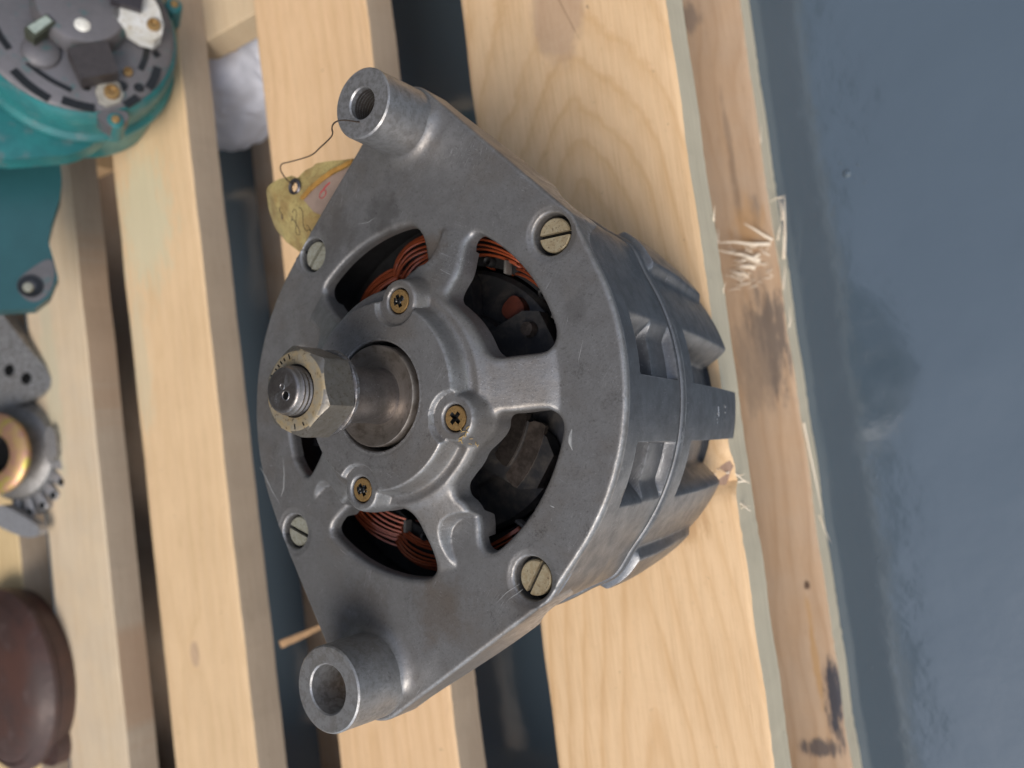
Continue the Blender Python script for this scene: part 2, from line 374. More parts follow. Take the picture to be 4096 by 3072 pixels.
def hull():
    pts = [((75.2 - .9 * (math.cos(t) < 0) * abs(math.cos(t))) * math.cos(t), (75.2 - .9 * (math.cos(t) < 0) * abs(math.cos(t))) * math.sin(t)) for t in np.linspace(0, 2 * PI, 180, endpoint=False)]
    for c, e in zip(SCR, (8.2, 6.6, 8.0, 6.8)): pts += [(c[0] + e * math.cos(t), c[1] + e * math.sin(t)) for t in np.linspace(0, 2 * PI, 40, endpoint=False)]
    for c, rb, ro, rh in BOSS: pts += [(c[0] + ro * math.cos(t), c[1] + ro * math.sin(t)) for t in np.linspace(0, 2 * PI, 60, endpoint=False)]
    pts = sorted(pts)
    def half(ps):
        h = []
        for p in ps:
            while len(h) >= 2 and (h[-1][0] - h[-2][0]) * (p[1] - h[-2][1]) - (h[-1][1] - h[-2][1]) * (p[0] - h[-2][0]) <= 0: h.pop()
            h.append(p)
        return h
    a = half(pts); b = half(pts[::-1]); return a[:-1] + b[:-1]
HULL = hull()
wB = [(25.2, 43), (25.8, 46.2), (28.8, 48.0)] + arc(56, 54.5, 15) + [(53.9, 12.2), (52.9, 9.9), (51.5, 8.6), (49.2, 8.1), (44, 8), (38.8, 7.8), (37, 8.1), (35.1, 9.7), (34.1, 11.2), (32.6, 14.9), (30.7, 18.3), (28.2, 21.6), (24.8, 25), (22.6, 26.8), (21.9, 29.1), (23.1, 32.1), (24.7, 35.1), (25, 38.2)]
wC = [(36.3, -9.4), (38, -8.1), (40.8, -8.3), (45.6, -8), (50.3, -8), (52.4, -9), (53.9, -11)] + arc(56.2, -14, -57, 12) + [(27.6, -48.3), (24.9, -47), (24, -43.7), (24.3, -40), (23.7, -35.7), (22.6, -33.1), (20.6, -31.3), (20.9, -28.1), (23.6, -25.4), (27.2, -22.1), (29.3, -18.8), (31.3, -16.9), (34.3, -14.3), (36.0, -12.2)]
wA = [(-35.4, 37.6), (-36.6, 40.4)] + arc(56, 130, 88, 12) + [(5.2, 54.5), (7.4, 51.6), (8.5, 47.9), (8.8, 43.8), (9.2, 39.9), (6.7, 38.6), (4.9, 37.0)] + arc(34.5, 84, 127, 8) + [(-21.4, 26.9), (-28.2, 31.5)]
wD = [(-37.3, -39.3)] + arc(56.2, -131, -87, 12) + [(5.4, -55.2), (7.2, -52.9), (7.7, -50.3), (7.2, -45.6), (6.3, -42), (5.3, -37.7), (3.2, -35), (.6, -33.8)] + arc(34.5, -96, -126, 6) + [(-21.1, -29.3), (-30.2, -33.9)]
wE = [(-54.4, -15.6)] + arc(56.3, -165, -195, 8) + [(-50.3, 22.4), (-47, 22.4), (-40.2, 18.5), (-31.2, 14.2)] + arc(34.5, 157, 203, 8) + [(-40.2, -19.5), (-46.3, -22.8), (-50.4, -21.6)]
WIN = [chaikin(w, 2) for w in (wB, wC, wA, wD, wE)]
def S_plate(X, Y):
    S = poly_sdf(X, Y, HULL); W = np.full(X.shape, -1e9)
    for w in WIN: W = np.maximum(W, poly_sdf(X, Y, w))
    lob = np.full(X.shape, -1e9)
    for c in LOB: lob = np.maximum(lob, 7.0 - np.hypot(X - c[0], Y - c[1]))
    k = 3.0; a, b = -W, lob; hh = np.clip(.5 + .5 * (a - b) / k, 0, 1); mat = b + (a - b) * hh + k * hh * (1 - hh)
    S = np.minimum(S, mat)
    for c in SCR: S = np.minimum(S, np.hypot(X - c[0], Y - c[1]) - (6.2 if c[0] > 0 else 5.9))
    for c, rb, ro, rh in BOSS: S = np.minimum(S, np.hypot(X - c[0], Y - c[1]) - (rb - 1.5))
    for c in LOB: S = np.minimum(S, np.hypot(X - c[0], Y - c[1]) - 4.0)
    return np.minimum(S, np.hypot(X, Y) - 16.7)
def rot(P, a):
    c, s = math.cos(R(a)), math.sin(R(a)); return [(c * x - s * y, s * x + c * y) for x, y in P]
padT = [(2, 60), (19, 60), (16.6, 50), (14.4, 42.5), (11.5, 40.2), (2, 40.2)]
padB = [(29, -36.3), (18.5, -36.6), (14.3, -38.8), (12.4, -42), (12.3, -47), (15.0, -53), (16, -60), (30, -60)]
PADS = [chaikin(p, 1) for p in (padT, padB, rot(padT, 72), rot(padB, -72))]
def H_plate(x, y):
    r = np.hypot(x, y); t = np.clip((55.5 - r) / 25.5, 0, 1); z = 9.6 * t
    z = z * (1 - np.exp(-((55.5 - np.minimum(r, 55.5)) / 1.6) ** 2))
    pad = np.zeros_like(x)
    for p in PADS: pad = np.maximum(pad, sstep(-.7, 1.3, poly_sdf(x, y, p)))
    z = z * (1 - pad)
    # raised lip following the hub, then the hub drum
    z = z + .9 * np.exp(-((r - 33.4) / 1.5) ** 2) * (1 - pad)
    z = np.maximum(z, (9.3 - np.maximum(r - 30, 0) * .6) * (r < 34)) if False else z
    lo = z.copy()
    hub = sstep(30.4, 28.1, r); z = z + (15.9 - z) * hub
    for c in LOB:
        d = np.hypot(x - c[0], y - c[1]); m = sstep(8.4, 6.1, d)
        z = np.maximum(z, lo + (14.3 - lo) * m)
        z = z - np.maximum(z - 14.35, 0) * sstep(8.1, 7.3, d)
    for c, rb, ro, rh in BOSS:
        e = np.hypot(x - c[0], y - c[1]) - rb; e = np.clip(e, 0, 5); e0 = np.hypot(x - c[0], y - c[1]) + 1e-6; cn = math.hypot(*c); dt = ((x - c[0]) * c[0] + (y - c[1]) * c[1]) / (e0 * cn)
        z = z + (5 - np.sqrt(np.maximum(25 - (5 - e) ** 2, 0))) * .8 * sstep(.35, -.25, dt)
    for c in SCR:
        e = np.hypot(x - c[0], y - c[1]); z = z - .35 * sstep(8.6, 7.0, e)
    # faint casting unevenness
    z = z + .10 * np.sin(x * .11 + 1.3 * np.sin(y * .07)) * np.cos(y * .09)
    return z
def fil(x, y):
    r = np.hypot(x, y); f = np.full_like(r, 1.3); f = np.where(r < 17.6, .5, f)
    for c in LOB: f = np.where(np.hypot(x - c[0], y - c[1]) < 5.5, .7, f)
    for c, rb, ro, rh in BOSS: f = np.where(np.hypot(x - c[0], y - c[1]) < rb, .1, f)
    for c in SCR: f = np.where(np.hypot(x - c[0], y - c[1]) < 8.5, .9, f)
    f = np.where((r > 17.6) & (r < 60) & (f > 1.2), 1.9, f)
    return f
def zb_plate(x, y, z):
    r = np.hypot(x, y); out = z - 6.5
    out = np.where(r > 50, -4.6, out); out = np.where(r > 60, -6.0, out)
    sd = poly_sdf(x, y, HULL); lug = -2.3 - 20 * sstep(75.25, 78.5, r) + 11 * sstep(78.5, 97, r)
    out = np.where((sd < 1.2), lug, out); out = np.where((r > 74.8), lug, out)
    out = np.where(r < 17.5, 8.0, out)
    for c in LOB: out = np.where(np.hypot(x - c[0], y - c[1]) < 5.2, 11.0, out)
    return out
front = relief('front_cover', S_plate, H_plate, -78, 78, -104, 105, .42, fil, zb_plate, m_cast, ALT, cap=lambda x, y: np.hypot(x, y) > 74.6)
for i, (c, rb, ro, rh) in enumerate(BOSS):
    o = G().lathe([(rh, -11.9), (rh, 19.55), (rh + .45, 20), (rb - .5, 20), (rb, 19.5), (rb + .5, 0), (rb + .6, -11.9)], 96, c, close=True).obj('mounting_boss', m_hub if i else m_cast, ALT)
    if i == 0:
        g = G()                       # thread ridges inside the narrow boss
        for k in range(26): g.lathe([(rh + .02, 18 - k * 1.1), (rh - .10, 17.5 - k * 1.1), (rh + .02, 17.0 - k * 1.1)], 40, c)
        g.obj('thread', m_steel, o)
# a few bright scratches and some straw crumbs on the cover
g = G()
def hz(x, y): return float(H_plate(np.array([float(x)]), np.array([float(y)]))[0])
for pts, w in SCRATCH:
    P = [(x, y) for x, y in pts]; Q = []
    for a, b in zip(P[:-1], P[1:]):
        for t in np.linspace(0, 1, 5)[:-1]: Q.append((a[0] + (b[0] - a[0]) * t, a[1] + (b[1] - a[1]) * t))
    Q.append(P[-1]); n_ = len(Q)
    g.tube([(x, y, hz(x, y) + .0) for x, y in Q], [max(.03, w * math.sin(PI * (i + .5) / n_)) for i in range(n_)], 4)
tag(g.obj('scratch', simple_mat('bare_scratch', (.42, .42, .41), .5, .4, .3), front), kind='stuff')
g = G(); rg = random.Random(3)
for k in range(16):
    t = rg.random(); x = 31.5 - 1.5 * t + rg.uniform(-1, 1); y = -13.0 - 4 * t + rg.uniform(-.8, .8); a = rg.uniform(0, 6.3); l = rg.uniform(.5, 1.6); z = hz(x, y) + .2
    g.tube([(x, y, z), (x + l * .5 * math.cos(a), y + l * .5 * math.sin(a), z + .4), (x + l * math.cos(a), y + l * math.sin(a), z + .1)], .13, 4)
tag(g.obj('straw_crumb', simple_mat('straw', (.42, .28, .10), .7), front), kind='stuff')
# slotted screws sunk in the cover
def slotted(c, ang, mat, tilt=0):
    r = 5.1; g = G(); zt = -2.2; w = .68; dp = 1.5
    n = 48; ca, sa = math.cos(ang), math.sin(ang)
    # head split in two half discs by the slot
    for sgn in (1, -1):
        top = []; a0 = math.asin(w / r)
        for t in np.linspace(a0, PI - a0, 22): top.append((r * math.cos(t), sgn * r * math.sin(t)))
        if sgn < 0: top = top[::-1]
        P = [(c[0] + x * ca - y * sa, c[1] + x * sa + y * ca) for x, y in top]
        Pi = [(c[0] + (p[0] - c[0]) * .93, c[1] + (p[1] - c[1]) * .93) for p in P]
        m = len(P); vs = [(p[0], p[1], -6) for p in P] + [(p[0], p[1], zt - .35) for p in P] + [(p[0], p[1], zt) for p in Pi]
        fs = [[i, (i + 1) % m, m + (i + 1) % m, m + i] for i in range(m)] + [[m + i, m + (i + 1) % m, 2 * m + (i + 1) % m, 2 * m + i] for i in range(m)] + [[2 * m + i for i in range(m)]]
        g.add(vs, fs)
    o = g.obj('slotted_screw', mat, ALT); G().lathe([(0, zt - dp), (r - .1, zt - dp), (r - .1, -6)], 40, c).obj('slot', m_blk, o); return o
for c, a, m in zip(SCR, (R(-1), R(46), R(58), R(-22)), (m_zinc, m_zincp, m_zinc, m_zincp)):
    s = slotted(c, a, m); 
    G().lathe([(0, -5.6), (6.35, -5.6), (6.35, -2.5)], 40, c).obj('screw_seat', m_blk, s)
# cross-head screws of the bearing plate
def cross_screw(c, ang, dirty):
    g = G(); r = 3.6; zt = 13.9
    out = []; L = 2.15
    star = []
    for k in range(4):
        a = ang + k * PI / 2
        for rr, da in ((.95, -.78), (L, -.30), (L, .30)): star.append((c[0] + rr * math.cos(a + da), c[1] + rr * math.sin(a + da)))
    N = len(star); ring = [(c[0] + r * math.cos(ang - .78 + 2 * PI * k / 48), c[1] + r * math.sin(ang - .78 + 2 * PI * k / 48)) for k in range(48)]
    V = [(x, y, zt) for x, y in star] + [(c[0] + (x - c[0]) * .95, c[1] + (y - c[1]) * .95, zt) for x, y in ring] + [(x, y, zt - .3) for x, y in ring] + [(x, y, 11) for x, y in ring] + [(c[0] + (x - c[0]) * .6, c[1] + (y - c[1]) * .6, zt - 1.4) for x, y in star]
    F = []
    per = 48 // N
    for k in range(N):
        k2 = (k + 1) % N; seg = [N + (k * per + t) % 48 for t in range(per + 1)]
        F.append([k] + seg + [k2])
    for k in range(48):
        k2 = (k + 1) % 48
        F.append([N + k, N + 48 + k, N + 48 + k2, N + k2]); F.append([N + 48 + k, N + 96 + k, N + 96 + k2, N + 48 + k2])
    b0 = N + 144
    for k in range(N): F.append([k, (k + 1) % N, b0 + (k + 1) % N, b0 + k])
    F.append([b0 + k for k in range(N)][::-1])
    g.add(V, F); o = g.obj('cross_screw', m_brass, ALT, angle=30); o.data.materials.append(m_blk)
    for p in o.data.polygons:
        pc = p.center / MM
        if pc.z < zt - .35 and math.hypot(pc.x - c[0], pc.y - c[1]) < 2.4: p.material_index = 1
    G().lathe([(0, 11.3), (4.05, 11.3), (4.05, 13.3)], 32, c).obj('screw_seat', m_blk, o)
    if dirty:
        d = G(); rg = random.Random(int(c[0] * 10))
        for q_ in range(9):
            aa = rg.uniform(0, 6.3); dd = rg.uniform(0, 1.9); r0 = rg.uniform(.4, 1.0)
            d.lathe([(0, zt + .12), (r0 * .6, zt + .09), (r0, zt - .15)], 9, (c[0] + dd * math.cos(aa), c[1] + dd * math.sin(aa)))
        d.obj('grease', m_blk, o)
for c, a, d in zip(LOB, (.3, .78, .5, .2), (True, False, True, False)): cross_screw(c, a, d)
# bearing washer, collar, shaft, nut
G().lathe([(0, 8.2), (16.9, 8.2), (16.9, 14.9)], 80).obj('bearing_gap', m_blk, ALT)
def turned():
    g = NG('turned_steel'); x, y, z = g.sep(g.co); r = g.math('SQRT', g.math('ADD', g.math('POWER', x, 2.0), g.math('POWER', y, 2.0)))
    gr = g.noise(g.comb(g.math('MULTIPLY', r, 1.8), 0.0, 0.0), 1.0, 4, .8); n = g.noise(g.co, .22, 5, .65); n2 = g.noise(g.co, 1.3, 4, .6)
    col = g.mix(gr, (.20, .165, .135), (.42, .37, .33)); col = g.mix(g.rng(n, .45, .68, 0, .7), col, (.13, .10, .075)); col = g.mix(g.rng(n2, .6, .75, 0, .5), col, (.05, .04, .03))
    g.bump(gr, .5, .12); return g.fin(col, .34, .8)
m_turn = turned()
G().lathe([(7, 15.0), (10.2, 15.0), (12.2, 15.3), (14.6, 16.7), (15.1, 16.8), (15.35, 16.4), (15.35, 9)], 96).obj('bearing_washer', m_turn, ALT)
SHX, SHY = 0, 0
sh = G().lathe([(8.6, 14.9), (8.5, 15.4), (8.35, 15.8), (8.3, 16.4), (8.3, 35.2)], 72).obj('spacer_collar', m_steel, ALT)
def shaft():
    g = G(); n = 96; rows = []; z = 44.0; pitch = 1.5
    V = []; F = []; zz = list(np.arange(36, 50.4, .16)); 
    for i, z in enumerate(zz):
        for k in range(n):
            ph = ((z / pitch) - k / n) % 1.0; tri = 1 - abs(2 * ph - 1)
            rr = 6.35 + .45 * tri; V.append((rr * math.cos(2 * PI * k / n), rr * math.sin(2 * PI * k / n), z))
    m = len(zz)
    for rr, z in ((6.3, 50.6), (6.25, 51.2), (5.9, 51.75), (5.2, 51.95), (3.2, 51.85), (0.01, 51.8)):
        for k in range(n): V.append((rr * math.cos(2 * PI * k / n), rr * math.sin(2 * PI * k / n), z)); 
        m += 1
    for i in range(m - 1):
        for k in range(n): F.append([i * n + k, i * n + (k + 1) % n, (i + 1) * n + (k + 1) % n, (i + 1) * n + k])
    g.add(V, F); return g.obj('threaded_shaft', m_steel, ALT, angle=60, clean=False)
shf = shaft()
for (x, y, r, mm) in ((1.3, -1.6, 1.45, m_blk), (.1, .9, .95, m_steel)):
    G().lathe([(r * .75, 51.86), (r * .9, 52.02), (r, 51.84)], 24, (x, y)).obj('dimple_rim', m_steel, shf); G().lathe([(0, 51.87), (r * .78, 51.88)], 20, (x, y)).obj('centre_dimple', mm, shf)
def nut():
    n = 96; a0 = R(36.5); V = []; F = []; Rc = 12.9
    def hexr(t):
        u = (t - a0) % (PI / 3) - PI / 6; return Rc * math.cos(PI / 6) / math.cos(u)
    prof = []
    zs0, zs1 = 36.6, 47.6
    rows = []
    for k in range(n):
        t = 2 * PI * k / n; h = hexr(t); fl = Rc * math.cos(PI / 6)
        cut = max(0, h - fl) * .62
        rows.append([(7.0, zs0), (fl - .2, zs0), (h, zs0 + .1 + cut * .8), (h, zs1 - .35 - cut), (min(h, fl) - .35, zs1 - .12), (fl - 1.0, zs1), (8.3, zs1), (7.3, zs1 - .1), (6.7, zs1 - 1.1), (6.6, zs0)])
    m = len(rows[0])
    for k in range(n):
        t = 2 * PI * k / n
        for r_, z in rows[k]: V.append((r_ * math.cos(t), r_ * math.sin(t), z))
    for k in range(n):
        k2 = (k + 1) % n
        for i in range(m): F.append([k * m + i, k2 * m + i, k2 * m + (i + 1) % m, k * m + (i + 1) % m])
    g = G(); g.add(V, F); o = g.obj('hex_nut', m_nut, ALT, angle=28)
    o.data.materials.append(m_nutf)
    for p in o.data.polygons:
        if p.center.z > .0473: p.material_index = 1
    # stamped strokes on the nut face
    st = G()
    for a, l in ((100, 1.5), (112, 1.0), (121, 1.2), (129, 1.0), (137, .9), (150, 2.2), (-92, 1.5), (-72, 1.1)):
        cx, cy = 9.6 * math.cos(R(a)), 9.6 * math.sin(R(a)); mt = Matrix.Translation((cx, cy, 47.62)) @ Matrix.Rotation(R(a + 10), 4, 'Z')
        st.box((-l / 2, -.22, -.06), (l / 2, .22, .03), 0, mt)
    st.obj('stamped_mark', m_blk, o)
nut()
G().lathe([(6.5, 34.9), (11.7, 34.9), (12.1, 35.3), (12.0, 36.2), (11.4, 36.6), (6.5, 36.6)], 80, close=True).obj('nut_washer', m_steel, ALT)
# housing wall: R(theta, z), front half with pockets, rear half with notches and fingers
def wall(name, z_rows, Rf, mat, n=1080):
    th = np.arange(n) * 2 * PI / n; V = []; zs = np.array(z_rows)
    TH, ZZ = np.meshgrid(th, zs, indexing='ij'); RR = Rf(np.degrees(TH), ZZ)
    V = np.stack([RR * np.cos(TH), RR * np.sin(TH), ZZ], -1).reshape(-1, 3); m = len(zs)
    i = np.arange(n)[:, None]; j = np.arange(m - 1)[None, :]; i2 = (i + 1) % n
    F = np.stack([np.broadcast_to(a, (n, m - 1)) for a in (i * m + j + 1, i * m + j, i2 * m + j, i2 * m + j + 1)], -1).reshape(-1, 4)
    return link_mesh(name, V, F[:, ::-1], mat, ALT, True, 40)
def loc(th): return (th - 37.4 + 45) % 90 - 45          # angle from the nearest case screw
def slots(th):
    a = loc(th)                                           # slot spans -37..-23 and 22..37 measured from the screw
    return np.minimum(sstep(-37.4, -36.7, a) , 1 - sstep(-26.0, -22.6, a)) + np.minimum(sstep(15 + 7.6, 15 + 11.0, -(-a)) , 1 - sstep(37.3, 38.0, a)) * 1.0
def slotm(th):
    # pockets at 0.4..14.6 and -29.6..-15.2 degrees, repeated every quarter turn
    out = np.zeros_like(th)
    for q_ in (0, 90, 180, 270):
        t = (th - q_ + 180) % 360 - 180
        out = np.maximum(out, np.minimum(sstep(.1, .8, t), 1 - sstep(9.6, 14.8, t)))
        out = np.maximum(out, np.minimum(sstep(-30.0, -24.8, t), 1 - sstep(-15.5, -14.8, t)))
    return out
def R_front(th, z):
    r = 74.7 - .035 * (-z) - .9 * np.clip(-np.cos(np.radians(th)), 0, 1) + (2.3 - 1.3 * (np.cos(np.radians(th)) < 0)) * np.exp(-(loc(th) / 8) ** 2) * sstep(-45, -25, z); s = slotm(th) * sstep(-11.6, -12.3, z) * sstep(-41.4, -40.6, z)
    dep = (3.4 + 4.8 * sstep(-28.5, -27.6, z)) * sstep(-41.7, -41.0, z)
    r = r - slotm(th) * sstep(-11.6, -12.3, z) * dep
    a = loc(th); r = r + 2.0 * np.exp(-(a / 5.5) ** 2) * sstep(-28, -42, z)
    r = np.where(z > -2.9, r - .55 * sstep(-2.9, -2.3, z), r)
    return r
rows = [-1.2, -2.3, -2.6, -2.9, -4, -6, -8, -10, -11.2, -11.7, -12.0, -12.3, -12.6, -14, -17, -20, -23, -26, -27.2, -27.6, -28, -28.4, -30, -33, -36, -39, -40.4, -40.8, -41.2, -41.6, -42.4, -42.9]
fh = wall('front_housing', rows, R_front, m_side)
def R_bead(th, z):
    a = loc(th); b = 73.3 + 2.0 * np.exp(-(a / 5.5) ** 2); u = (z + 44.6) / 1.9
    return b + .9 * np.sqrt(np.clip(1 - u * u, 0, 1)) - .35 * np.exp(-((z + 44.9) / .22) ** 2)
wall('joint_bead', list(np.linspace(-42.7, -46.5, 17)), R_bead, m_side, 540)
def R_rear(th, z):
    zz = -z - 46; r = 73.35 - .03 * zz - .00075 * zz ** 2
    a = loc(th)
    r = r + 2.0 * np.exp(-(a / 5.5) ** 2) * sstep(-50, -46.5, z) + 3.6 * sstep(8.0, 5.6, np.abs(a)) * sstep(-46.5, -48.5, z) * sstep(-105, -99, z) * (1 - .25 * sstep(-60, -100, z))
    m = slotm(th) * sstep(-54.6, -55.6, z); r = r - m * (10.0 + .02 * zz)
    # rounded lower corners of the fingers
    bot = -112.5 + 0 * th; e = np.clip(z - bot, 0, 3); r = r - (1 - m) * (3 - np.sqrt(np.maximum(9 - (3 - e) ** 2, 0)))
    return r
rows = [-46.2, -47, -48, -50, -52, -54, -54.6, -55.0, -55.4, -55.8, -57, -60, -64, -68, -72, -76, -80, -84, -88, -92, -96, -98, -99.5, -101, -102.5, -104, -106, -108, -109.5, -110.3, -111, -111.6, -112.1, -112.5]
rh = wall('rear_housing', rows, R_rear, m_side)
G().lathe([(0, -112.3), (57, -112.3), (58.8, -111.5)], 90).obj('rear_face', m_side, ALT)
G().lathe([(0, -118), (22, -118), (24, -116.5), (24.5, -112)], 60).obj('rear_bearing_cup', m_side, ALT)
# raised foundry marks on one finger (tiny strokes)
g = G()
def onwall(th, z, dr): 
    r = float(R_rear(np.array([th]), np.array([z]))[0]) + dr; return Vector((r * math.cos(R(th)), r * math.sin(R(th)), z))
marks = [[(-5.2, -82), (-8.0, -83)], [(-7.0, -81), (-7.6, -82.6)], [(-7.0, -83.8), (-7.6, -82.7)], [(-8.6, -80.8), (-9.0, -81)], [(-9.6, -82), (-10.0, -81.7)],
         [(-4.6, -90), (-5.3, -92), (-4.8, -92.2)], [(-6.6, -91), (-6.9, -91.8)], [(-8.5, -91), (-9.1, -91.9), (-9.1, -90.5)]]
for mk in marks: g.tube([onwall(t, z, .05) for t, z in mk], .22, 5)
g.obj('foundry_mark', m_side, rh)
# interior
G().lathe([(62, -6.3), (65, -6.3), (65, -43), (54, -44), (54, -95), (0, -95)], 72).obj('inner_wall', m_dark, ALT)
g = G().lathe([(47, -30), (47, -26), (64, -26), (64, -60), (47, -60)], 90).obj('stator_core', m_dark, ALT)
def coil(a0, span, seed, rin, rout, zc):
    rg = random.Random(seed); g = G()
    for s_ in range(9):
        f = s_ / 8; pts = []; r0 = rin + (rout - rin) * f + rg.uniform(-.3, .3); dz = rg.uniform(-1.0, 1.0)
        sp = span * (1 - .10 * f); 
        for k in range(19):
            t = k / 18; a = R(a0 + sp * (t - .5) + 3 * f)
            w = math.sin(PI * t) ** .7
            r_ = r0 + 3.4 * (w - .7) + .5 * math.sin(5 * t + s_); z = zc - 11 * (1 - w) + 2.6 * math.sin(PI * f) + dz * .6
            pts.append((r_ * math.cos(a), r_ * math.sin(a), z))
        g.tube(pts, .46, 5, False)
    return g
for k in range(12): coil(k * 30 + 8, 50, k, 49.0, 58.5, -21 if k % 2 else -24).obj('copper_coil', m_copper, ALT)
m_pap = simple_mat('slot_paper', (.16, .15, .14), .6, 0, .4)
rt = G().lathe([(0, -17), (16, -17), (18, -19), (30, -21), (31, -24), (44, -26), (45.5, -28), (45.5, -60)], 80)
rt = rt.obj('rotor', m_rotor, ALT)
for k in range(6):
    a = R(k * 60 - 35); mt = Matrix.Rotation(a, 4, 'Z')
    G().prism([(24, -11), (40, -9.5), (45, -6), (45, 6), (40, 9.5), (24, 11), (20, 0)], -24, -18.5, mt).obj('rotor_claw', m_rotor, rt)
m_worn = simple_mat('worn_rotor_face', (.13, .105, .09), .4, .7, .5, .35, .2)
G().prism(chaikin(arc(40, -16, -50, 10) + arc(34, -50, -16, 8), 1), -20, -18.2).obj('worn_band', m_worn, rt)
G().prism(chaikin(arc(33, -12, -46, 10) + arc(27, -46, -12, 8), 1), -20, -17.4).obj('worn_band', simple_mat('worn_rotor_face_dark', (.06, .05, .045), .35, .7, .4, .5, .2), rt)
G().lathe([(0, -15.6), (2.2, -15.6), (2.6, -18)], 16, (35, 19)).obj('rivet', m_worn, rt)
G().prism(chaikin([(21, 28), (27, 33), (31, 28), (30, 23), (24, 24)], 2), -26, -22.0).obj('field_coil', m_varn, rt)
for k in range(36):
    a = R(k * 10); mt = Matrix.Rotation(a, 4, 'Z') @ Matrix.Translation((48.4, 0, -24.6))
    if k % 3 == 0: G().box((-2.2, -.5, -1), (2.2, .5, 2.5), .2, mt @ Matrix.Rotation(R(25), 4, 'Z')).obj('slot_paper', m_pap, ALT)
    if k % 3 == 1: G().lathe([(1.2, -3), (1.9, -1.5), (1.9, 1.0), (1.5, 1.6), (.9, 1.0), (.9, -3)], 10, m=mt).obj('slot_liner', m_dark, ALT)

# ------------------------------------------------------------------ pallet
m_wide = wood_mat('pine_wide', 1.0, 12, (.71, .495, .29), (.55, .33, .15), knots=((11, 166, 13),), wild=.45, apex=105, period=8.5,
    stains=((36, -60, 14, 12, (.45, .27, .13), .7), (48, 20, 3, 30, (.45, .28, .15), .5), (10, 75, 5, 5, (.12, .09, .06), .0)))
m_w2 = wood_mat('pine_second', 2.3, -150, (.70, .475, .275), (.56, .35, .17), period=9, contrast=.6)
m_w3 = wood_mat('pine_third', 4.1, -300, (.69, .49, .29), (.55, .37, .19), knots=((-296, -127, 4.5),), stains=((-300, 150, 34, 55, (.50, .51, .36), .55), (-320, 60, 12, 60, (.52, .50, .36), .4)), period=10, contrast=.5)
m_w4 = wood_mat('pine_fourth', 6.6, -430, (.62, .49, .33), (.50, .35, .21), stains=((-430, 60, 14, 90, (.42, .42, .30), .45),), period=11, contrast=.5, gray=.25)
m_w5 = wood_mat('pine_fifth', 8.2, -540, (.62, .47, .26), (.48, .33, .16), period=9, contrast=.5)
m_bot = wood_mat('weathered_bottom', 3.3, 10, (.47, .32, .20), (.34, .19, .085), period=9, gray=.2, contrast=.7, wild=1.6,
    stains=((50, 14, 14, 36, (.075, .068, .066), .75), (40, 2, 12, 26, (.15, .11, .09), .5), (52, 84, 4, 12, (.10, .09, .085), .45), (32, 196, 7, 9, (.09, .08, .08), .5), (44, 110, 2.2, 40, (.12, .09, .07), .4), (57, -172, 6, 24, (.03, .035, .05), .95), (46, -196, 12, 6, (.05, .05, .06), .8), (50, -150, 2.0, 34, (.40, .22, .07), .55), (48, 76, 10, 16, (.45, .24, .08), .4), (51, -113, 2, 3, (.06, .03, .02), .9), (40, 0, 12, 30, (.34, .25, .17), .5)))
m_bot2 = wood_mat('grey_bottom', 5.3, -300, (.36, .26, .18), (.24, .16, .09), period=9, gray=.5)
m_bot3 = wood_mat('brown_bottom', 7.3, -550, (.20, .14, .10), (.13, .09, .06), period=9, gray=.2)
m_raw = wood_mat('torn_wood', 9.1, 0, (.80, .70, .56), (.70, .54, .36), period=4)
m_sawn = wood_mat('sawn_edge_sidelit', 13.0, 0, (.57, .50, .365), (.46, .385, .265), period=30, contrast=.3)  # sawn grey plus bluish side light put into the colour
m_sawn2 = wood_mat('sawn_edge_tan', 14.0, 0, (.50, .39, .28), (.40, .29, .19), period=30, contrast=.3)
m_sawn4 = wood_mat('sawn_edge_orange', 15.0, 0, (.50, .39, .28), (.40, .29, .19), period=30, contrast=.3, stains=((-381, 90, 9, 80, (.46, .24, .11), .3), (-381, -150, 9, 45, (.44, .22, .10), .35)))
PAL = empty('pallet', (0, 0, 0))
tag(PAL, 'unpainted pine pallet carrying the alternators on its slatted deck', 'pallet')
